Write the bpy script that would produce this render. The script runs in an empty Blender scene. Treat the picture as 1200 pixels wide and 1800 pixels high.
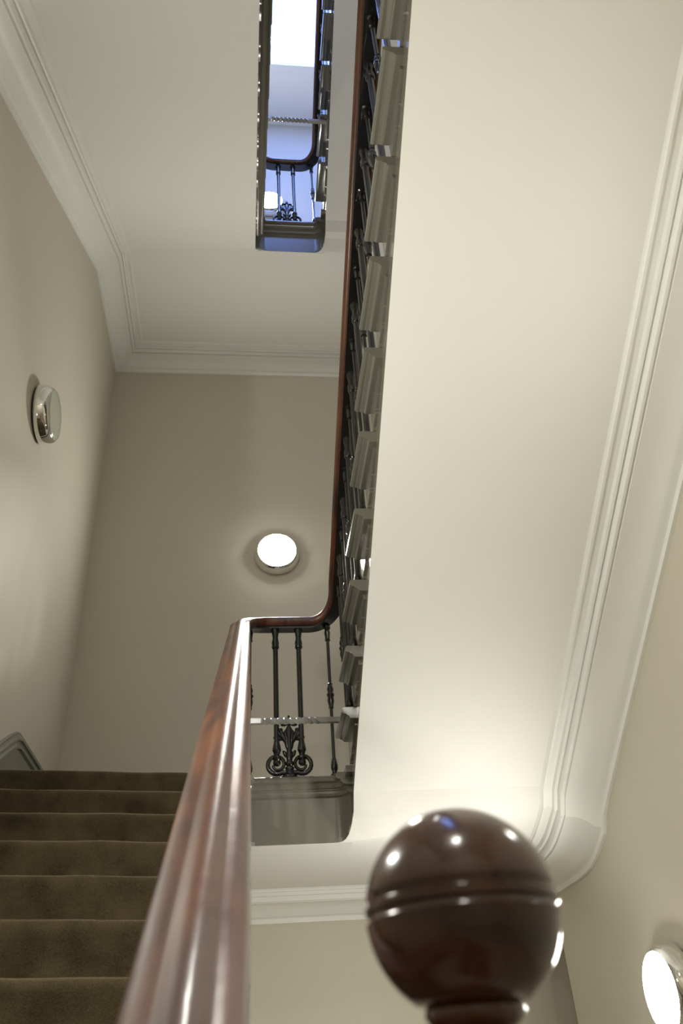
import bpy, bmesh, math, random
from mathutils import Vector, Matrix
random.seed(3)
C = bpy.context.scene.collection
SC = bpy.context.scene

# ------------------------------------------------------------------ camera
cam_d = bpy.data.cameras.new('camera'); cam = bpy.data.objects.new('camera', cam_d); C.objects.link(cam)
cam_d.sensor_fit = 'VERTICAL'; cam_d.sensor_height = 36.0; cam_d.lens = 1437.0 / 1800.0 * 36.0
cam_d.clip_start = 0.02; cam_d.clip_end = 200
vz = Vector((-146, 2025, -1437)).normalized()          # world up seen by the camera
vu = Vector((-160, -75, -1437)).normalized()           # direction of the climbing flight
vx = vu.cross(vz).normalized(); vy = vz.cross(vx)
cam.matrix_world = Matrix(((vx.x, vx.y, vx.z), (vy.x, vy.y, vy.z), (vz.x, vz.y, vz.z))).to_4x4()
cam_d.dof.use_dof = True; cam_d.dof.focus_distance = 4.6; cam_d.dof.aperture_fstop = 5.6
SC.camera = cam

# ------------------------------------------------------------------ sky
W = bpy.data.worlds.new('sky'); SC.world = W; W.use_nodes = True
wn = W.node_tree.nodes; bgn = wn['Background']
bgn.inputs[0].default_value = (0.24, 0.38, 1.0, 1); bgn.inputs[1].default_value = 9.0
# ------------------------------------------------------------------ exposure
SC.view_settings.view_transform = 'Standard'; SC.view_settings.look = 'None'
SC.view_settings.gamma = 1; SC.view_settings.use_curve_mapping = False
SC.view_settings.exposure = 0.08
LAMP = 128.0        # radiance of the lit wall lamps
# ------------------------------------------------------------------ sizes (metres, eye at the origin)
XL, XR, YB, YN = -1.19, 1.70, 5.28, -1.6
FLOOR, LAND, SOFF = -0.936, 1.274, 0.962
STOREY = 4.443; RISE = 0.17; GL = 0.268; GR = 0.2865
WL, WR, WY = -0.055, 0.49, 4.05                        # well faces: left, right, end
TOPC = 9.45
DX1 = 0.078                                             # the upper storey's well sits a little further right

# ------------------------------------------------------------------ materials
def newmat(name):
    m = bpy.data.materials.new(name); m.use_nodes = True
    return m, m.node_tree.nodes, m.node_tree.links, m.node_tree.nodes['Principled BSDF']
def paint(name, col, rough, var=0.04, bump=0.05, scale=6.0, coat=0.0, spec=0.5):
    m, n, l, p = newmat(name)
    tc = n.new('ShaderNodeTexCoord'); a = n.new('ShaderNodeTexNoise'); a.inputs['Scale'].default_value = scale
    a.inputs['Detail'].default_value = 5
    l.new(tc.outputs['Object'], a.inputs['Vector'])
    r = n.new('ShaderNodeValToRGB')
    r.color_ramp.elements[0].color = tuple(c * (1 - var) for c in col) + (1,)
    r.color_ramp.elements[1].color = tuple(min(1, c * (1 + var)) for c in col) + (1,)
    l.new(a.outputs['Fac'], r.inputs['Fac']); l.new(r.outputs['Color'], p.inputs['Base Color'])
    p.inputs['Roughness'].default_value = rough; p.inputs['Coat Weight'].default_value = coat
    p.inputs['Coat Roughness'].default_value = 0.08; p.inputs['Specular IOR Level'].default_value = spec
    if bump:
        b = n.new('ShaderNodeTexNoise'); b.inputs['Scale'].default_value = scale * 25
        l.new(tc.outputs['Object'], b.inputs['Vector'])
        bp = n.new('ShaderNodeBump'); bp.inputs['Strength'].default_value = bump; bp.inputs['Distance'].default_value = 0.002
        l.new(b.outputs['Fac'], bp.inputs['Height']); l.new(bp.outputs['Normal'], p.inputs['Normal'])
    return m
M_wall = paint('beige_wall_paint', (0.625, 0.585, 0.49), 0.55, 0.03, 0.08, 2.0, spec=0.35)
M_white = paint('white_ceiling_paint', (0.845, 0.838, 0.805), 0.7, 0.015, 0.04, 2.0, spec=0.3)
M_corn = paint('white_plaster_moulding', (0.86, 0.865, 0.825), 0.5, 0.015, 0.03, 4.0)
M_grey = paint('grey_gloss_paint', (0.175, 0.168, 0.135), 0.22, 0.10, 0.12, 9.0, coat=0.5)
M_skirt = paint('dark_grey_skirting_paint', (0.15, 0.155, 0.13), 0.25, 0.06, 0.08, 9.0, coat=0.4)
M_iron = paint('black_gloss_iron', (0.009, 0.0095, 0.0095), 0.25, 0.3, 0.25, 20.0, coat=0.5)
M_floor = paint('stone_floor', (0.30, 0.26, 0.20), 0.35, 0.15, 0.1, 3.0)
def wood(name, dark, light, rough, axis_scale):
    m, n, l, p = newmat(name)
    tc = n.new('ShaderNodeTexCoord'); mp = n.new('ShaderNodeMapping'); mp.inputs['Scale'].default_value = axis_scale
    l.new(tc.outputs['Object'], mp.inputs['Vector'])
    a = n.new('ShaderNodeTexNoise'); a.inputs['Scale'].default_value = 1.0; a.inputs['Detail'].default_value = 6
    a.inputs['Distortion'].default_value = 0.6
    l.new(mp.outputs['Vector'], a.inputs['Vector'])
    r = n.new('ShaderNodeValToRGB'); r.color_ramp.elements[0].position = 0.36; r.color_ramp.elements[1].position = 0.68
    r.color_ramp.elements[0].color = dark + (1,); r.color_ramp.elements[1].color = light + (1,)
    l.new(a.outputs['Fac'], r.inputs['Fac']); l.new(r.outputs['Color'], p.inputs['Base Color'])
    p.inputs['Roughness'].default_value = rough; p.inputs['Coat Weight'].default_value = 0.5
    p.inputs['Coat Roughness'].default_value = rough*.55
    b = n.new('ShaderNodeTexNoise'); b.inputs['Scale'].default_value = 24
    l.new(tc.outputs['Object'], b.inputs['Vector'])
    bp = n.new('ShaderNodeBump'); bp.inputs['Strength'].default_value = 0.22; bp.inputs['Distance'].default_value = 0.004
    l.new(b.outputs['Fac'], bp.inputs['Height']); l.new(bp.outputs['Normal'], p.inputs['Normal'])
    l.new(bp.outputs['Normal'], p.inputs['Coat Normal'])
    return m
M_wood = wood('polished_mahogany', (0.042, 0.009, 0.004), (0.18, 0.056, 0.017), 0.45, (18, 2.2, 4))
M_ball = wood('dark_polished_mahogany', (0.012, 0.0035, 0.002), (0.085, 0.028, 0.008), 0.2, (5, 5, 14))
def carpet_mat():
    m, n, l, p = newmat('olive_brown_carpet')
    tc = n.new('ShaderNodeTexCoord'); a = n.new('ShaderNodeTexNoise'); a.inputs['Scale'].default_value = 7; a.inputs['Detail'].default_value = 8
    b = n.new('ShaderNodeTexNoise'); b.inputs['Scale'].default_value = 300; b.inputs['Detail'].default_value = 3
    for x in (a, b): l.new(tc.outputs['Object'], x.inputs['Vector'])
    mx = n.new('ShaderNodeMath'); mx.operation = 'MULTIPLY_ADD'; mx.inputs[1].default_value = 0.55
    ms = n.new('ShaderNodeMath'); ms.operation = 'MULTIPLY'; ms.inputs[1].default_value = 0.45
    l.new(b.outputs['Fac'], ms.inputs[0]); l.new(a.outputs['Fac'], mx.inputs[0]); l.new(ms.outputs[0], mx.inputs[2])
    r = n.new('ShaderNodeValToRGB'); r.color_ramp.elements[0].position = 0.35; r.color_ramp.elements[1].position = 0.68
    r.color_ramp.elements[0].color = (0.035, 0.026, 0.013, 1); r.color_ramp.elements[1].color = (0.122, 0.096, 0.053, 1)
    l.new(mx.outputs[0], r.inputs['Fac']); l.new(r.outputs['Color'], p.inputs['Base Color'])
    p.inputs['Roughness'].default_value = 0.95; p.inputs['Specular IOR Level'].default_value = 0.1
    p.inputs['Sheen Weight'].default_value = 1.0; p.inputs['Sheen Roughness'].default_value = 0.4
    p.inputs['Sheen Tint'].default_value = (0.75, 0.65, 0.45, 1)
    bp = n.new('ShaderNodeBump'); bp.inputs['Strength'].default_value = 0.6; bp.inputs['Distance'].default_value = 0.004
    l.new(b.outputs['Fac'], bp.inputs['Height']); l.new(bp.outputs['Normal'], p.inputs['Normal'])
    return m
M_carpet = carpet_mat()
def metal_mat(name, col, rough):
    m, n, l, p = newmat(name)
    p.inputs['Base Color'].default_value = col + (1,); p.inputs['Metallic'].default_value = 1; 
    tc = n.new('ShaderNodeTexCoord'); a = n.new('ShaderNodeTexNoise'); a.inputs['Scale'].default_value = 14
    l.new(tc.outputs['Object'], a.inputs['Vector'])
    mr = n.new('ShaderNodeMapRange'); mr.inputs['To Min'].default_value = rough * 0.7; mr.inputs['To Max'].default_value = rough * 1.3
    l.new(a.outputs['Fac'], mr.inputs['Value']); l.new(mr.outputs['Result'], p.inputs['Roughness'])
    return m
M_chrome = metal_mat('polished_chrome', (0.82, 0.82, 0.80), 0.06)
M_rod = paint('pale_grey_gloss_paint', (0.25, 0.245, 0.21), 0.3, 0.08, 0.05, 20.0, coat=0.2)
def lamp_mat(name, strength):
    m, n, l, p = newmat(name)
    p.inputs['Base Color'].default_value = (0.85, 0.85, 0.8, 1); p.inputs['Roughness'].default_value = 0.25
    p.inputs['Emission Color'].default_value = (0.985, 0.965, 0.88, 1); p.inputs['Emission Strength'].default_value = strength
    return m
M_lit = lamp_mat('lit_opal_glass', LAMP)
M_dim = lamp_mat('lit_opal_glass_dimmer', LAMP*0.22)
M_strong = lamp_mat('lit_opal_glass_brighter', LAMP*1.2)
M_unlit = paint('unlit_opal_glass', (0.62, 0.63, 0.54), 0.12, 0.02, 0, coat=0.5)
M_black = paint('painted_gap_shadow', (0.03, 0.03, 0.025), 0.6, 0.1, 0)  # near-black colour for the shadow in the gap behind the lamps
m, n, l, p = newmat('skylight_glass'); M_glass = m
tr = n.new('ShaderNodeBsdfTransparent'); gl = n.new('ShaderNodeBsdfGlossy'); gl.inputs['Roughness'].default_value = 0.02
mx = n.new('ShaderNodeMixShader'); mx.inputs[0].default_value = 0.06
tr.inputs[0].default_value = (0.95, 0.98, 1, 1)
l.new(tr.outputs[0], mx.inputs[1]); l.new(gl.outputs[0], mx.inputs[2]); l.new(mx.outputs[0], n['Material Output'].inputs['Surface'])

# ------------------------------------------------------------------ helpers
def link(name, me, mat, parent=None, smooth=None):
    o = bpy.data.objects.new(name, me); C.objects.link(o)
    if mat and not me.materials: me.materials.append(mat)
    if parent: o.parent = parent
    return o
def mesh(name, V, F, mat, parent=None, smooth=0.0):
    me = bpy.data.meshes.new(name); me.from_pydata([tuple(v) for v in V], [], F); me.update()
    bm = bmesh.new(); bm.from_mesh(me)
    bmesh.ops.remove_doubles(bm, verts=bm.verts, dist=1e-6)
    bmesh.ops.recalc_face_normals(bm, faces=bm.faces)
    if smooth:
        for f in bm.faces: f.smooth = True
        for e in bm.edges:
            if len(e.link_faces) == 2 and e.calc_face_angle(0) > smooth: e.smooth = False
            elif len(e.link_faces) != 2: e.smooth = False
    bm.to_mesh(me); bm.free()
    return link(name, me, mat, parent)
def empty(name, loc, label, cat, group=None):
    o = bpy.data.objects.new(name, None); C.objects.link(o); o.location = loc; o.empty_display_size = 0.1
    o['label'] = label; o['category'] = cat
    if group: o['group'] = group
    return o
def struct(o): o['kind'] = 'structure'; return o
class G:
    def __init__(s): s.V = []; s.F = []
    def add(s, V, F):
        k = len(s.V); s.V += [Vector(v) for v in V]; s.F += [tuple(i + k for i in f) for f in F]; return s
    def box(s, x0, x1, y0, y1, z0, z1):
        return s.add([(x0,y0,z0),(x1,y0,z0),(x1,y1,z0),(x0,y1,z0),(x0,y0,z1),(x1,y0,z1),(x1,y1,z1),(x0,y1,z1)],
                     [(0,3,2,1),(4,5,6,7),(0,1,5,4),(1,2,6,5),(2,3,7,6),(3,0,4,7)])
    def prism(s, pts, axis, a, b):       # pts 2D polygon, extruded along axis from a to b
        n = len(pts)
        def P(u, v, t): return {'x': (t, u, v), 'y': (u, t, v), 'z': (u, v, t)}[axis]
        V = [P(u, v, a) for u, v in pts] + [P(u, v, b) for u, v in pts]
        return s.add(V, [tuple(range(n)), tuple(range(2*n-1, n-1, -1))] + [(i, (i+1) % n, n+(i+1) % n, n+i) for i in range(n)])
    def lathe(s, prof, n=16, M=None, cap=True):   # prof (r, z)
        V = []; F = []
        for r, z in prof:
            for i in range(n):
                a = 2*math.pi*i/n; V.append(Vector((r*math.cos(a), r*math.sin(a), z)))
        for j in range(len(prof)-1):
            for i in range(n): F.append((j*n+i, j*n+(i+1) % n, (j+1)*n+(i+1) % n, (j+1)*n+i))
        if cap: F.append(tuple(range(n))[::-1]); F.append(tuple((len(prof)-1)*n+i for i in range(n)))
        if M: V = [M @ v for v in V]
        return s.add(V, F)
    def tube(s, pts, rad, n=8, closed=False):
        pts = [Vector(q) for q in pts]; m = len(pts); V = []; F = []
        up = Vector((0.13, 0.31, 1)).normalized()
        for k, q in enumerate(pts):
            a = pts[(k-1) % m] if (closed or k > 0) else q; b = pts[(k+1) % m] if (closed or k < m-1) else q
            t = (b-a).normalized(); s1 = t.cross(up).normalized(); s2 = s1.cross(t)
            r = rad[k] if isinstance(rad, (list, tuple)) else rad
            for i in range(n):
                an = 2*math.pi*i/n; V.append(q + s1*r*math.cos(an) + s2*r*math.sin(an))
        for k in range(m if closed else m-1):
            k2 = (k+1) % m
            for i in range(n): F.append((k*n+i, k*n+(i+1) % n, k2*n+(i+1) % n, k2*n+i))
        if not closed: F.append(tuple(range(n))); F.append(tuple((m-1)*n+i for i in range(n)))
        return s.add(V, F)
    def sweep(s, path, prof, side=1, closed_prof=True, cap=True):
        # profile (lateral, z) kept upright and mitred in plan; lateral points to the right of travel * side
        path = [Vector(q) for q in path]; m = len(path); n = len(prof); V = []; F = []
        def hd(a, b): d = Vector((b.x-a.x, b.y-a.y)); return d.normalized() if d.length > 1e-9 else None
        for k, q in enumerate(path):
            d0 = hd(path[k-1], q) if k > 0 else None; d1 = hd(q, path[k+1]) if k < m-1 else None
            d0 = d0 or d1; d1 = d1 or d0
            n0 = Vector((d0.y, -d0.x)); n1 = Vector((d1.y, -d1.x)); nn = (n0+n1).normalized()
            sc = 1.0/max(0.35, nn.dot(n0))
            for u, z in prof: V.append(Vector((q.x+nn.x*u*sc*side, q.y+nn.y*u*sc*side, q.z+z)))
        for k in range(m-1):
            for i in range(n if closed_prof else n-1): F.append((k*n+i, k*n+(i+1) % n, (k+1)*n+(i+1) % n, (k+1)*n+i))
        if cap and closed_prof: F.append(tuple(range(n))); F.append(tuple((m-1)*n+i for i in range(n)))
        return s.add(V, F)
    def ell(s, c, r, n=10, m=6, M=None):
        prof = [(math.sin(math.pi*j/m), -math.cos(math.pi*j/m)) for j in range(1, m)]
        g = G(); g.lathe([(0.02, -1)] + prof + [(0.02, 1)], n)
        V = [Vector((v.x*r[0], v.y*r[1], v.z*r[2])) for v in g.V]
        if M: V = [M @ v for v in V]
        return s.add([v+Vector(c) for v in V], g.F)
    def out(s, name, mat, parent=None, smooth=0.0): return mesh(name, s.V, s.F, mat, parent, smooth)
def arc(cx, cy, r, a0, a1, n): return [(cx+r*math.cos(math.radians(a0+(a1-a0)*i/n)), cy+r*math.sin(math.radians(a0+(a1-a0)*i/n))) for i in range(n+1)]

# ------------------------------------------------------------------ room shell
T = 0.15
struct(G().box(XL-T, 2.4, YN-T, YB+T, FLOOR-0.1, FLOOR).out('floor', M_floor))
struct(G().box(XL-T, XL, YN, YB, FLOOR, TOPC).out('wall_left', M_wall))
struct(G().box(XL-T, 2.4, YB, YB+T, FLOOR, TOPC).out('wall_back', M_wall))
struct(G().box(XL-T, 2.4, YN-T, YN, FLOOR, TOPC).out('wall_front', M_wall))
struct(G().box(XR, 2.4, YN, 4.84, FLOOR, TOPC).out('wall_right', M_wall))
struct(G().box(2.25, 2.4, 4.84, YB, FLOOR, TOPC).out('wall_recess', M_wall))
# top ceiling with the skylight opening
SX0, SX1, SY0, SY1 = -0.55, 1.25, 1.2, 4.58
g = G(); g.box(XL-T, SX0, YN-T, YB+T, TOPC, TOPC+0.05); g.box(SX1, 2.4, YN-T, YB+T, TOPC, TOPC+0.05)
g.box(SX0, SX1, YN-T, SY0, TOPC, TOPC+0.05); g.box(SX0, SX1, SY1, YB+T, TOPC, TOPC+0.05)
struct(g.out('ceiling', M_white))
w = empty('window', (0.35, 2.9, TOPC+0.05), 'bright daylit roof skylight at the top of the stairwell', 'skylight'); del w['category']; struct(w); w.name = 'window_1'
g = G()
for a in ((SX0-.08, SX0, SY0-.08, SY1+.08), (SX1, SX1+.08, SY0-.08, SY1+.08), (SX0, SX1, SY0-.08, SY0), (SX0, SX1, SY1, SY1+.08)):
    g.box(*a, TOPC+0.051, TOPC+0.11)
o = g.out('frame', M_corn, w); o.matrix_parent_inverse = Matrix.Translation(-w.location)
o = G().box(SX0-.03, SX1+.03, SY0-.03, SY1+.03, TOPC+0.112, TOPC+0.12).out('pane', M_glass, w); o.matrix_parent_inverse = Matrix.Translation(-w.location)

CORN = [(0, -.158), (.016, -.158), (.020, -.132), (.028, -.126), (.045, -.124), (.062, -.112), (.088, -.090), (.120, -.074), (.160, -.066),
        (.186, -.065), (.188, -.052), (.196, -.052), (.198, -.062), (.208, -.060), (.216, -.044), (.218, -.024), (.224, -.024), (.226, -.034), (.236, -.030), (.242, -.010),
        (.276, -.009), (.277, -.017), (.287, -.016), (.292, -.007), (.300, -.002), (.300, 0.01), (0, 0.01)]
CORN = [(u, z*.9) for u, z in CORN]
CREASE_L, SL, CREASE_R, SR = 4.10, 0.634, 4.21, 0.585
def sstep(t): t = min(1, max(0, t)); return t*t*(3-2*t)

def right_line(zs, top_y):     # plan Y -> soffit height on the right, eased at the landing
    pts = [(4.84, 0), (4.40, 0), (4.30, .004), (4.20, .014), (4.11, .036), (4.02, .070), (3.93, .112), (3.85, .160)]
    y = 3.765; pts.append((y, .239)); pts = pts[:-1] + [(3.80, SR*(4.21-3.80)), (top_y, SR*(4.21-top_y))]
    pts[7] = (3.88, .190-.002)
    return [(a, zs+b) for a, b in pts]

NS = [0]
def build_storey(dz, dx, upper):
    wl, wr = WL+dx, WR+dx; zl = LAND+dz; zs = SOFF+dz
    word = 'upper' if upper else 'lower'
    # ---- landing slab (half landing) with an opening that stops at the well end
    g = G()
    outline = [(XL, 4.40), (wl-.0015, 4.40)] + [(wl-.0015, WY+.0015)] + [(wr+.0015, WY+.0015)] + [(wr+.0015, 4.40), (XR, 4.40), (XR, 4.84), (2.25, 4.84), (2.25, YB), (XL, YB)]
    g.prism(outline, 'z', zs, zl-0.012)
    struct(g.out('landing_slab', M_white))
    # ---- sloping soffits
    rl = right_line(zs, 0.42)
    def lerp(y, L):
        for (a0, b0), (a1, b1) in zip(L, L[1:]):
            if a1 <= y <= a0: return b0+(b1-b0)*(y-a0)/(a1-a0)
        return L[0][1] if y > L[0][0] else L[-1][1]
    def z_right(y): return lerp(y, rl)-zs                       # soffit height over the landing soffit, right and left
    def z_left(y): return -SL*max(0, CREASE_L-y)
    def in_r(y): return z_right(y)*sstep((4.055-y)/.085)         # eased to level where it meets the rounded well end
    def in_l(y): return z_left(y)*sstep((4.055-y)/.085)
    def soffit(x_in, x_out, ys, zi, zo):
        g = G(); V = []; F = []; nx_ = 6
        for y in ys:
            for k in range(nx_+1):
                t = k/nx_; V.append((x_in+(x_out-x_in)*t, y, zs+zi(y)+(zo(y)-zi(y))*sstep(t*2.2)))
        m_ = len(V)
        V += [(v[0], v[1], v[2]+.03) for v in V]
        for j in range(len(ys)-1):
            for k in range(nx_):
                q = (j*(nx_+1)+k, j*(nx_+1)+k+1, (j+1)*(nx_+1)+k+1, (j+1)*(nx_+1)+k)
                F.append(q); F.append(tuple(i+m_ for i in reversed(q)))
        for j in range(len(ys)-1):
            for k in (0, nx_): F.append((j*(nx_+1)+k, (j+1)*(nx_+1)+k, (j+1)*(nx_+1)+k+m_, j*(nx_+1)+k+m_))
        g.add(V, F); return struct(g.out('ceiling', M_white, None, 0.35))
    soffit(wr+.0015, XR, [4.40, 4.30, 4.20, 4.11, 4.07, 4.04, 4.02, 4.0, 3.975, 3.95, 3.93, 3.88, 3.80, 3.6, 3.0, 2.0, 1.2, .42], in_r, z_right)
    ylo = 0.62 if upper else 1.25
    soffit(wl-.0015, XL, [4.40, 4.20, 4.10, 4.07, 4.04, 4.02, 4.0, 3.975, 3.95, 3.92, 3.6, 3.0, 2.0, ylo], in_l, z_left)
    # ---- cornices
    CL = [(u*.84, z) for u, z in CORN]
    g = G(); g.sweep([(XL, ylo, zs-SL*(CREASE_L-ylo)), (XL, CREASE_L, zs), (XL, YB, zs), (2.25, YB, zs)], CL, 1)
    for i, v in enumerate(g.V):          # on the slope the moulding is set square to the rake, so it drops further
        k, j = divmod(i, len(CL)); zz = CL[j][1]
        if k == 0: v.z = zs-SL*(CREASE_L-ylo)+zz*1.52
        if k == 1: v.y = CREASE_L+(-zz/.158)*.11
    struct(g.out('trim_%d' % (1+2*upper), M_corn, None, 0.5))
    g = G(); g.sweep([(XR, a, b) for a, b in rl], CORN, 1)      # travels towards the camera
    fix = [v for v in g.V]
    for v in fix:
        if v.x > XR: v.x = 2*XR-v.x
    struct(g.out('trim_%d' % (2+2*upper), M_corn, None, 0.5))

    # ---- floor landing over the camera
    zf = zl + 13*RISE
    g = G(); g.box(XL, XR, YN, 0.42, zf-0.30, zf-0.012)
    struct(g.out('landing_slab', M_white))

    # ---- well end apron with rounded corners
    R = 0.085
    plan = [(wl, 3.70)] + [(wl, WY-R)] + arc(wl+R, WY-R, R, 180, 90, 7)[1:] + arc(wr-R, WY-R, R, 90, 0, 7) + [(wr, 3.88)]
    a = empty('well_apron', ((wl+wr)/2, WY, zs), 'grey painted apron closing the end of the stairwell opening, ' + ('high above under the skylight' if upper else 'beside the polished handrail'), 'fascia')
    inv = Matrix.Translation(-a.location)
    H = zl-zs
    def bz(y): # the apron climbs with the stringers
        return 0
    ap = [(.012, .002), (0, .002), (0, H-.10), (-.006, H-.097), (-.016, H-.094), (-.022, H-.084), (-.022, H-.075), (-.030, H-.07), (-.030, H-.055), (0.012, H-.055)]
    pl2 = plan[1:-1]
    g = G(); g.sweep([(x, y, zs) for x, y in pl2], [(-u, z) for u, z in ap], 1); g2 = g
    for i, v in enumerate(g.V):
        k, j = divmod(i, len(ap))
        if ap[j][1] < .01:
            x, y = pl2[k]; v.z += in_l(y) if x < (wl+wr)/2 else in_r(y)
    o = g.out('fascia_board', M_grey, a, 0.4); o.matrix_parent_inverse = inv
    ns = [(0.03, 0), (-.085, 0), (-.096, -.006), (-.100, -.016), (-.096, -.028), (-.085, -.032), (-.070, -.033), (-.066, -.042), (-.052, -.054), (-.036, -.058), (0.03, -.058)]
    g = G(); g.sweep([(x, y, zl-.010) for x, y in [(wl, WY-R-.03)]+pl2+[(wr, WY-R-.03)]], [(-u*0.75, z) for u, z in ns], 1)
    o = g.out('nosing', M_grey, a, 0.4); o.matrix_parent_inverse = inv

    for cx_, fz, pts_ in ((wl, in_l, [q for q in pl2 if q[0] < (wl+wr)/2]), (wr, in_r, [q for q in pl2 if q[0] > (wl+wr)/2])):
        sx = .0015 if cx_ == wr else -.0015
        V = []
        for x, y in pts_: V += [(x, y, zs+fz(y)), (cx_+sx, y, zs+fz(y))]
        m2 = len(V); V += [(x, y, z+.02) for x, y, z in V]; F = []
        for i in range(0, m2-2, 2): F += [(i, i+1, i+3, i+2), (m2+i, m2+i+2, m2+i+3, m2+i+1), (i, i+2, m2+i+2, m2+i)]
        struct(mesh('ceiling', V, F, M_white, None))
    # ---- flights
    NOSE = lambda pr: [(-.02, 0), (pr-.010, 0), (pr-.002, -.005), (pr, -.014), (pr-.002, -.025), (pr-.010, -.030), (pr-.020, -.031), (pr-.022, -.036), (pr-.030, -.039), (pr-.036, -.044), (pr-.039, -.051), (pr-.043, -.053), (-.02, -.053)]
    def flight(side):
        left = side == 'L'
        face = wl if left else wr; sg = 1 if left else -1          # returns project towards the well
        pr = 0.063 if left else 0.070
        wallx = XL+.003 if left else XR-.003
        go = GL if left else GR
        if upper and left: nm = 'higher stair flight to the left of the narrow upper well, seen from beneath'
        elif upper: nm = 'highest visible stair flight with grey tread ends on the right side of the narrow well'
        elif left: nm = 'stair flight carpeted in olive brown beside the broad polished handrail'
        else: nm = 'overhead stair flight with grey scrolled tread ends rising along the big pale soffit'
        f0 = 0.711 if left else 3.90
        def Yf(n): return f0+go*(n-1) if left else f0-go*(n-1)
        def Zt(n): return (zl-13*RISE+RISE*n-.016) if left else (zl+RISE*n)
        dr = 1 if left else -1                                      # travel direction going up
        fl = empty('stair_flight', ((face+wallx)/2, Yf(1), Zt(1)-RISE), nm, 'stairs', 'flights of the staircase')
        iv = Matrix.Translation(-fl.location)
        # shared meshes built at the origin: corner = face x, front nosing y, tread top z
        NB = go+0.045                                               # length of the return nosing
        def shared(g, name, mat, sm=0.4):
            o = g.out(name, mat, None, sm); me = o.data; bpy.data.objects.remove(o); return me
        xb = (wallx-face)
        g = G()
        xe = pr-.02
        nose_in = 0.03
        path = [(xb, dr*nose_in, 0), (0, dr*nose_in, 0), (0, dr*NB, 0)]
        prof = NOSE(pr)
        # front nosing projects by nose_in+..., mitred into the return at the open end
        P3 = [Vector(p) for p in path]; V = []; n = len(prof)
        for k, q in enumerate(P3):
            for u, z in prof:
                if k == 0: V.append((q.x, q.y-dr*(u*nose_in/pr), z))
                elif k == 1: V.append((q.x+sg*u, q.y-dr*(u*nose_in/pr), z))
                else: V.append((q.x+sg*u, q.y, z))
        F = [(k*n+i, k*n+(i+1) % n, (k+1)*n+(i+1) % n, (k+1)*n+i) for k in range(2) for i in range(n)] + [tuple(range(n)), tuple(range(2*n, 3*n))]
        g.add(V, F)
        ya, yb = sorted((dr*nose_in, dr*(go+0.03))); x0, x1 = sorted((xb, sg*(pr-.012)))
        g.box(x0, x1, ya, yb, -.030, -.0005)
        me_t = shared(g, 'tread', M_grey)
        g = G(); ya, yb = sorted((dr*.03, dr*.048)); x0, x1 = sorted((xb, -sg*.002)); g.box(x0, x1, ya, yb, -RISE+.0005, -.0305)
        me_r = shared(g, 'riser', M_grey)
        # scroll cut tread bracket, outline in (distance from riser, depth under the tread)
        s0 = 0.012
        B = [(0.030, -.050), (0.030, -RISE+.003), (0.048, -RISE+.003), (.056, -.158), (.075, -.154), (.100, -.152), (.122, -.147), (.128, -.139), (.134, -.139), (.138, -.132),
             (.160, -.128), (.180, -.123), (.190, -.116), (.196, -.116), (.200, -.109), (.225, -.103), (.250, -.090), (go+.01, -.074), (go+.01, -.050)]
        g = G(); x0, x1 = sorted((sg*.0005, sg*.010)); g.prism([(dr*u, z) for u, z in B], 'x', x0, x1)
        me_b = shared(g, 'tread_bracket', M_grey)
        tn = 12 if True else 13
        for n_ in range(1, 13):
            for me, nm_, in ((me_t, 'tread'), (me_b, 'tread_bracket'), (me_r, 'riser')):
                o = bpy.data.objects.new(nm_, me); C.objects.link(o); o.parent = fl; o.matrix_parent_inverse = iv
                o.location = (face, Yf(n_), Zt(n_))
        # cut string following the steps
        top = []
        for n_ in range(1, 13):
            y = Yf(n_)+dr*.03; z = Zt(n_)
            top += [(y, z-RISE-.031), (y, z-.031)]
        if left:
            yl = Yf(13)+.03; z = zl
            top += [(yl, z-RISE-.031), (yl, z-.066), (WY-.08, z-.066)]
            pb = lambda y: zs+.002+in_l(y)
            bot = [(WY-.08, pb(WY-.08)), (3.80, pb(3.80)), (0.95 if not upper else .70, max(pb(.95 if not upper else .70), zl-13*RISE if not upper else -99))]
            top[0] = (top[0][0], max(top[0][1], bot[-1][1]+.002))
            if not upper:
                bot = [bot[0], bot[1], (1.20, zl-13*RISE+.02), (top[0][0], zl-13*RISE+.001)]; top[0] = (top[0][0], zl-13*RISE+.01)
        else:
            yl = Yf(13)-.03; z = Zt(13)
            top = [(WY-.08, zl-.066), (top[0][0], zl-.066)] + top[1:] + [(yl, z-RISE-.031), (yl, z-.35)]
            bot = [(yl, zs-.015+SR*(CREASE_R-yl))] if False else []
            rl2 = [(a, zs+.002+in_r(a)) for a in (3.95, 3.93, 3.88, 3.80, 3.6)]
            bot = [(yl, zs+.002+SR*(4.21-yl))] + [q for q in reversed(rl2) if q[0] > 3.0] + [(WY-.08, zs+.002+in_r(WY-.08))]
            top = top[:-1]
        g = G(); x0, x1 = sorted((face, face-sg*.03)); g.prism(top+bot, 'x', x0, x1)
        if not left or upper or True:
            o = g.out('stringer', M_grey, fl); o.matrix_parent_inverse = iv
        # landing tread: the last nosing of the flight that arrives from below, and the first board on the right
        if left:
            g = G(); g.box(XL+.003, wl+.02, Yf(13), 4.399, zl-.046, zl-.0165)
            g.box(XL+.003, wl-.032, Yf(13)+.03, Yf(13)+.048, zl-RISE+.0005, zl-.047)
            o = g.out('landing_tread', M_grey, fl); o.matrix_parent_inverse = iv
        else:
            g = G(); g.box(wr-.03, XR-.003, Yf(1)-.032+.001, 4.399, zl-.032, zl-.0005)
            o = g.out('landing_tread', M_grey, fl); o.matrix_parent_inverse = iv
        return Yf, Zt
    LY, LZ = flight('L'); RY, RZ = flight('R')

    # ---- balustrade: rail path (centre line, z = underside of the rail)
    xl, xr = -.051+dx, 0.478+dx; HR = 0.066
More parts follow.
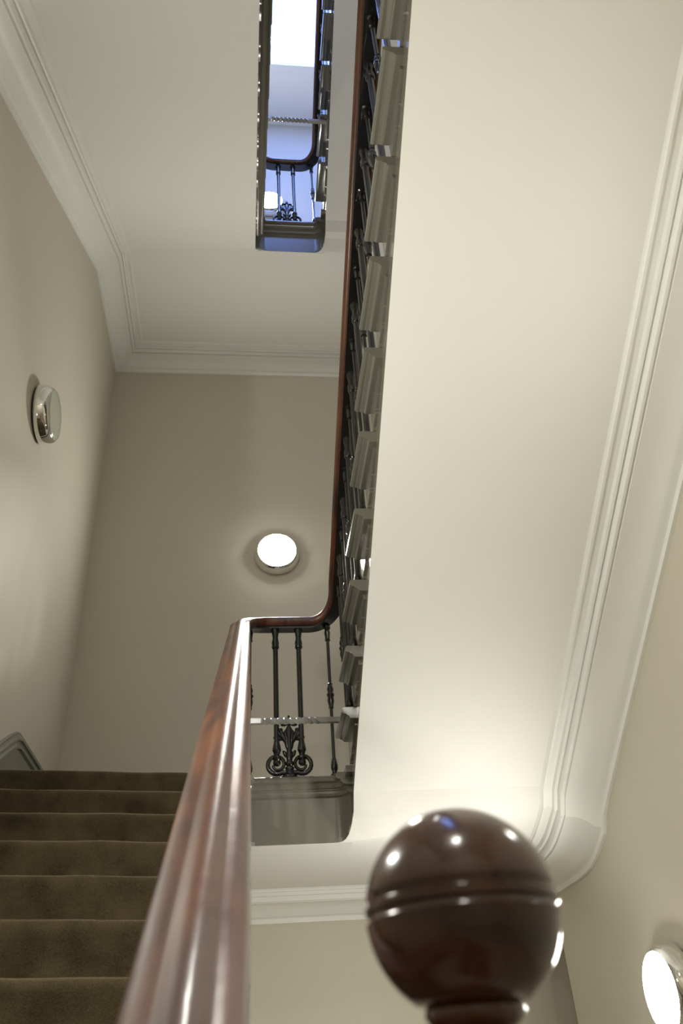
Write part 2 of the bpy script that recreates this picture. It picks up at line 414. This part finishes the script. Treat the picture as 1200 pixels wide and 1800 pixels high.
    b = empty('balustrade', (xl, 3.0, zl), ('balustrade high up the well, dark rail turning under the skylight' if upper else 'broad polished mahogany handrail on black iron balusters, turning at the landing'), 'railing', 'balustrades of the staircase')
    ib = Matrix.Translation(-b.location)
    zL = lambda y: dz-.406-HR+.634*y
    zR = lambda y: dz+4.495-.585*y
    zm = dz+2.086
    RC = 0.16; YR = 4.02
    path = []
    if upper:
        yn = .36; zn = zL(.78)
        path += [(xr-.02, .75, zR(.75)-STOREY)] if False else []
        path += [((xl+xr)/2, yn, zn)] + [(x, y, zn) for x, y in arc(xl+.14, yn+.14, .14, 270, 180, 7)] + [(xl, .70, zn+.012)]
    else:
        path += [(.125, .50, -.125), (.132, .44, -.125), (.118, .395, -.125), (.08, .372, -.125), (.035, .372, -.125), (-.005, .39, -.124), (-.032, .425, -.121), (xl, .475, -.112), (xl, .52, -.10), (xl, .57, zL(.57)-.003)]
    path += [(xl, .9+.2*i, zL(.9+.2*i)) for i in range(15)]
    path += [(xl, 3.80, zL(3.80)), (xl, YR-RC, zL(YR-RC)+.012)]
    z0 = zL(YR-RC)+.012
    A1 = arc(xl+RC, YR-RC, RC, 180, 90, 10)[1:]
    for i, (x, y) in enumerate(A1): t = (i+1)/10; path.append((x, y, z0+(zm-z0)*(1-(1-t)**2)))
    A2 = arc(xr-RC, YR-RC, RC, 90, 0, 10)
    z1 = zR(3.80)
    for i, (x, y) in enumerate(A2): t = i/10; path.append((x, y, zm+(z1-zm)*.62*t*t))
    path += [(xr, 3.83, zm+(z1-zm)*.84), (xr, 3.79, zR(3.79)-.006), (xr, 3.74, zR(3.74))]
    path += [(xr, 3.5-.2*i, zR(3.5-.2*i)) for i in range(15)]
    ye = .36
    if not upper or True:
        zn = zR(.72)
        path += [(xr, .56, zn+.03)] + [(x, y, zn+.035) for x, y in arc(xr-.14, ye+.14, .14, 0, -90, 7)]
        path += [((xl+xr)/2+.002, ye, zn+.035)]
    RH = [(.018, 0), (.036, 0), (.044, .004), (.050, .014), (.054, .026), (.0525, .036), (.047, .0435), (.039, .0485), (.031, .0510), (.0255, .0518), (.0225, .0528), (.019, .0560), (.014, .0605), (.008, .0645)]
    RAIL = [(-a_, b_) for a_, b_ in RH]+[(0, .066)]+RH[::-1]
    g = G(); g.sweep(path[10:-9] if not upper else path[9:-9], [(-.030, -.013), (.030, -.013), (.030, .001), (-.030, .001)], 1)
    o = g.out('core_rail', M_iron, b, 0.9); o.matrix_parent_inverse = ib; o['label'] = 'black iron bar under the wooden handrail'
    g = G(); g.sweep(path, RAIL, 1)
    o = g.out('handrail', M_wood, b, 0.9); o.matrix_parent_inverse = ib

    def base_mesh(name, h, kind):
        if kind == 'A':     # slender with a knop at mid height
            k = h*.52
            pr = [(.020, 0), (.020, .012), (.013, .018), (.012, .030), (.016, .036), (.018, .055), (.012, .085), (.0085, .095), (.0085, k-.075), (.014, k-.072), (.012, k-.062), (.018, k-.035), (.015, k-.012),
                  (.020, k-.004), (.020, k+.004), (.014, k+.012), (.018, k+.030), (.011, k+.055), (.014, k+.060), (.0085, k+.066), (.009, h-.085), (.016, h-.082), (.013, h-.070), (.017, h-.035), (.012, h-.015), (.019, h-.010), (.019, h+.004)]
        else:               # thicker plain shaft with collars
            z0_ = .10 if kind == 'B' else .012
            pr = [(.015, z0_-.01), (.022, z0_), (.022, z0_+.012), (.014, z0_+.018), (.018, z0_+.035), (.022, z0_+.040), (.022, z0_+.052), (.015, z0_+.085), (.0140, z0_+.09), (.0140, h-.125), (.018, h-.122), (.021, h-.112), (.018, h-.100),
                  (.021, h-.092), (.015, h-.060), (.019, h-.030), (.024, h-.012), (.024, h+.004)]
        o = G().lathe(pr, 10).out(name, M_iron, None, 0.7); me = o.data; bpy.data.objects.remove(o); return me
    def put(me, name, x, y, z, rz=0):
        o = bpy.data.objects.new(name, me); C.objects.link(o); o.parent = b; o.matrix_parent_inverse = ib; o.location = (x, y, z); o.rotation_euler.z = rz
    # scroll foot on each tread
    def scroll_small():
        g = G()
        for sx in (-1, 1):
            pts = []
            for i in range(17):
                t = i/16; rr = .034*(1-.72*t); an = math.radians(200-560*t)
                pts.append((sx*(.036+rr*math.cos(an)), 0, .045+rr*math.sin(an)))
            g.tube(pts, [.0085*(1-.4*i/16) for i in range(17)], 6)
        g.lathe([(.022, 0), (.022, .010), (.012, .018), (.010, .05), (.014, .07), (.010, .10)], 8)
        for sx in (-1, 1): g.ell((sx*.018, 0, .115), (.010, .008, .030), 8, 5, Matrix.Rotation(sx*.5, 3, 'Y'))
        g.ell((0, 0, .135), (.008, .007, .024), 8, 5)
        o = g.out('scroll_foot', M_iron, None, 0.8); me = o.data; bpy.data.objects.remove(o); return me
    me_s = scroll_small()
    off = ((.075, 'A'), (.215, 'B2'))
    # left flight
    for o_, kd in off:
        h = zL(LY(1)+o_)-LZ(1); me = base_mesh('baluster', h, kd)
        for n_ in range(1, 13): put(me, 'baluster', xl, LY(n_)+o_, LZ(n_)-.001)
    for n_ in range(1, 13): put(me_s, 'scroll_foot', xl, LY(n_)+.145, LZ(n_)-.001, math.pi/2)
    for o_, kd in off:
        yy = RY(1)-o_; h = zR(yy)-RZ(1); me = base_mesh('baluster', h, kd)
        slope_fix = []
        for n_ in range(1, 13):
            y = RY(n_)-o_; hh = zR(y)-RZ(n_)
            o = bpy.data.objects.new('baluster', me); C.objects.link(o); o.parent = b; o.matrix_parent_inverse = ib
            o.location = (xr, y, RZ(n_)-.001); o.scale.z = hh/h
    for n_ in range(1, 13): put(me_s, 'scroll_foot', xr, RY(n_)-.145, RZ(n_)-.001, math.pi/2)
    # landing
    hl = zm-(zl-.010)
    meA = base_mesh('baluster', hl, 'A'); meB = base_mesh('baluster', hl, 'B')
    put(meA, 'baluster', dx+.0, YR-.012, zl-.011); put(meA, 'baluster', dx+.42, YR-.012, zl-.011)
    put(meB, 'baluster', dx+.137, YR, zl-.011); put(meB, 'baluster', dx+.262, YR, zl-.011)
    # acanthus and double scroll between the two landing balusters
    g = G(); cx = .1995
    for sx in (-1, 1):
        pts = [(cx+sx*.010, 0, .030)]
        for i in range(27):
            t = i/26; rr = .047*(1-.62*t*t); an = math.radians(-120+(470)*t)
            pts.append((cx+sx*(.0625+rr*math.cos(an)), 0, .072+rr*math.sin(an)))
        g.tube(pts, [.013] + [.0125*(1-.45*i/26) for i in range(27)], 8)
        g.ell((cx+sx*.0625, 0, .082), (.020, .015, .020), 10, 6)
        for a_, l_, px_, zz in ((.15, .060, .012, .190), (.45, .050, .030, .215), (.85, .036, .047, .225), (1.3, .026, .055, .205)):
            g.ell((cx+sx*px_, 0, zz), (.014, .011, l_), 8, 6, Matrix.Rotation(sx*a_, 3, 'Y'))
        g.ell((cx+sx*.045, 0, .250), (.016, .010, .010), 8, 5)
        g.ell((cx+sx*.026, 0, .275), (.018, .010, .008), 8, 5)
        g.ell((cx+sx*.022, 0, .125), (.010, .012, .022), 8, 5, Matrix.Rotation(sx*.4, 3, 'Y'))
    g.lathe([(.040, 0), (.042, .010), (.028, .020), (.020, .040), (.024, .055), (.014, .062), (.022, .072), (.022, .082), (.014, .09), (.020, .12), (.012, .15), (.015, .20), (.019, .25), (.008, .27), (.013, .28), (.012, .30), (.004, .325)], 10, Matrix.Translation((cx, 0, 0)))
    o = g.out('scroll_panel', M_iron, b, 0.9); o.matrix_parent_inverse = ib; o.location = (dx, YR, zl-.011)

build_storey(0, 0, False)
build_storey(STOREY, DX1, True)

# ------------------------------------------------------------------ carpet on the near flight
g = G(); pr = []
th = .014
def Yc(n): return .711+GL*(n-1)
def Zc(n): return LAND-13*RISE+RISE*n-.016
pr.append((Yc(1)+.012-th, FLOOR+.002))
for n in range(1, 14):
    y, z = Yc(n), Zc(n)
    rx = y+.014-th
    pr += [(rx-.004, z-.090), (y+.006-th, z-.045), (y+.001-th, z-.022), (y-th, z-.008), (y-th*.75, z+th*.4), (y-th*.2, z+th*.85), (y+.010, z+th)]
    if n < 13: pr += [(Yc(n+1)+.010-th, z+th)]
pr += [(CREASE_L+.9, LAND-.016+th)]
# outer skin, with a thin body
n = len(pr); xs = [-1.16+1.04*i/24 for i in range(25)]
V = []; F = []
rnd = random.Random(5)
for i, x in enumerate(xs):
    wob = .0025*math.sin(x*9)+.0015*math.sin(x*23+1)
    for j, (y, z) in enumerate(pr):
        k = min(1, j/6); V.append((x, y+wob*k*math.sin(j*1.7+x*2), z+(wob*.8*math.cos(j*.9+x*3)+.046*(-.12-x))*(j < n-1 and j > 0)))
for i in range(len(xs)-1):
    for j in range(n-1): F.append((i*n+j, (i+1)*n+j, (i+1)*n+j+1, i*n+j+1))
o = mesh('stair_carpet', V, F, M_carpet, None, 1.2)
o['label'] = 'olive brown pile carpet covering the ascending steps at lower left'; o['category'] = 'carpet'

# ------------------------------------------------------------------ wall skirting that climbs and levels off at the landing
SK = [(0, 0), (.022, 0), (.022, .015), (.018, .020)]
path = []
ztop = lambda y: -1.048+.634*y
pth = [(0.75, ztop(.75))] + [(y, ztop(y)) for y in (1.5, 2.5, 3.5, 4.0, 4.10)]
kz = ztop(4.22)
pth += [(4.16, ztop(4.16)-.005), (4.20, ztop(4.20)-.012), (4.25, kz-.012), (4.30, kz-.010), (4.40, kz-.010), (YB-.002, kz-.010)]
SK = [(0, 0), (.010, 0), (.014, -.006), (.014, -.016), (.022, -.022), (.030, -.034), (.030, -.046), (.022, -.052), (.022, -.060), (.030, -.074), (.030, -.088), (.020, -.094), (.020, -.55), (0, -.55)]
g = G(); P2 = [(XL+.0005, y, z) for y, z in pth]
g.sweep(P2, SK, 1)
for v in g.V: v.z = max(v.z, FLOOR+.001)
struct(g.out('baseboard_left', M_skirt, None, 0.5))
g = G(); SK2 = [(u, z if z > -.2 else -(kz-.010-LAND)) for u, z in SK]
g.sweep([(XL+.03, YB-.0005, kz-.010), (XR, YB-.0005, kz-.010)], SK2, 1); struct(g.out('baseboard_back', M_skirt, None, 0.5))

# ------------------------------------------------------------------ twisted tie rods across the well
def tie_rod(x0, x1, y, z, label):
    t = empty('tie_rod', (x0, y, z), label, 'rod'); iv = Matrix.Translation(-t.location)
    L = x1-x0; N = 90; hs = .012; V = []; F = []
    for i in range(N+1):
        u = i/N; x = x0+L*u
        tw = min(max((u-.20)/.52, 0), 1)*math.pi*4.5
        for k in range(4):
            a = tw+math.pi/4+k*math.pi/2
            r = hs*1.414
            V.append((x, y+r*math.cos(a), z+r*math.sin(a)))
    for i in range(N):
        for k in range(4): F.append((i*4+k, i*4+(k+1) % 4, (i+1)*4+(k+1) % 4, (i+1)*4+k))
    F += [(0, 1, 2, 3), (N*4, N*4+1, N*4+2, N*4+3)]
    o = mesh('bar', V, F, M_rod, t, 0.6); o.matrix_parent_inverse = iv
    g = G(); g.lathe([(.026, -.006), (.026, .0), (.018, .006)], 12, Matrix.Translation((x1+.004, y, z)) @ Matrix.Rotation(-math.pi/2, 4, 'Y'))
    o = g.out('fixing_plate', M_rod, t, 0.6); o.matrix_parent_inverse = iv
tie_rod(-.045, .478, 3.745, 1.452, 'pale grey twisted iron bar crossing the well in front of the landing balusters')
tie_rod(.035, .555, 3.31, 6.00, 'twisted iron bar spanning the narrow upper well against the blue light')

# ------------------------------------------------------------------ wall lamps
def lamp(loc, rot, label, lit, r=.17, d=.09, power=None):
    t = empty('wall_lamp', loc, label, 'lamp', 'round wall lamps'); t.rotation_euler = rot     # local +z points off the wall
    G().lathe([(r*.93, .0005), (r*.93, .012)], 40).out('gap_shadow', M_black, t, 0.6)  # dark disc standing in for the shadow between housing and wall
    pr = [(r*.95, .012), (r, .014), (r*1.005, .022), (r*.99, d*.45), (r*.955, d*.72), (r*.915, d*.88), (r*.87, d*.97), (r*.845, d)]
    G().lathe(pr, 48).out('housing', M_chrome, t, 0.6)
    pr = [(r*.845, d+.0005), (r*.838, d+.003), (r*.81, d+.006), (r*.70, d+.009), (r*.45, d+.012), (r*.2, d+.0135), (.002, d+.014)]
    G().lathe(pr, 48).out('diffuser', (power or M_lit) if lit else M_unlit, t, 0.6)
H = math.pi/2
lamp((.199, YB, 3.352), (H, 0, 0), 'glowing round lamp on the beige back wall above the landing rail', True)
lamp((.17, YB, 7.785), (H, 0, 0), 'glowing round lamp seen through the upper well behind the iron scrolls', True)
lamp((XR, 3.57, .245), (0, -H, 0), 'glowing round chrome lamp at the lower right edge on the right wall', True)
lamp((XL, 3.56, 3.20), (0, H, 0), 'unlit round chrome lamp on the left wall', False)
lamp((0, -.50, LAND+13*RISE-.30), (2*H, 0, 0), 'glowing round lamp under the floor landing overhead', True)
lamp((XR, 1.35, 1.62), (0, -H, 0), 'glowing round lamp on the right wall at the near end', True, power=M_dim)
lamp((XL, 1.45, 1.40), (0, H, 0), 'glowing round lamp on the left wall at the near end', True, power=M_strong)
lamp((.2, YN, 5.9), (-H, 0, 0), 'added unseen lamp for extra light, high on the near wall above the floor landing', True)  # out of view, added to bring more light into the stairwell

# ------------------------------------------------------------------ newel post with ball cap
nx, ny, nz, nr = .1385, .575, .0920, .0630
t = empty('newel_post', (nx, ny, FLOOR), 'dark polished newel post with a big out of focus ball cap in the foreground', 'newel post')
dzb = nz-FLOOR
pr = []
for j in range(0, 25):
    a = math.radians(-56+(146)*j/24); z = nr*math.sin(a); r = nr*math.cos(a)
    pr.append((max(r, .0005), dzb+z))
# groove belt round the middle of the ball
out = []
for r, z in pr:
    out.append((r, z))
pr2 = []
for r, z in out:
    h = z-dzb
    if not (-.005 < h < .011): pr2.append((r, z))
ins = [(nr*.998, dzb-.006), (nr*.968, dzb-.004), (nr*.968, dzb-.0015), (nr*1.0, dzb+.0), (nr*1.0, dzb+.0035), (nr*.965, dzb+.0055), (nr*.965, dzb+.0085), (nr*.984, dzb+.0105)]
lo = [q for q in pr2 if q[1] < dzb-.006]; hi = [q for q in pr2 if q[1] > dzb+.011]
G().lathe(lo+ins+hi, 64).out('ball_cap', M_ball, t, 0.8)
zb = dzb-nr*math.sin(math.radians(56))
G().lathe([(.027, zb+.001), (.030, zb-.001), (.031, zb-.006), (.028, zb-.011), (.024, zb-.014), (.022, zb-.020), (.030, zb-.026), (.040, zb-.032), (.036, zb-.038), (.034, zb-.044), (.030, zb-.048)], 40).out('neck', M_ball, t, 0.8)
G().lathe([(.085, 0), (.085, .10), (.070, .12), (.060, .14), (.066, .17), (.048, .20), (.044, .30), (.052, .45), (.046, .60), (.036, .74), (.044, .76), (.046, .78), (.032, .80), (.040, .84), (.046, .90), (.034, zb-.06), (.032, zb-.0485)], 32).out('shaft', M_wood, t, 0.6)
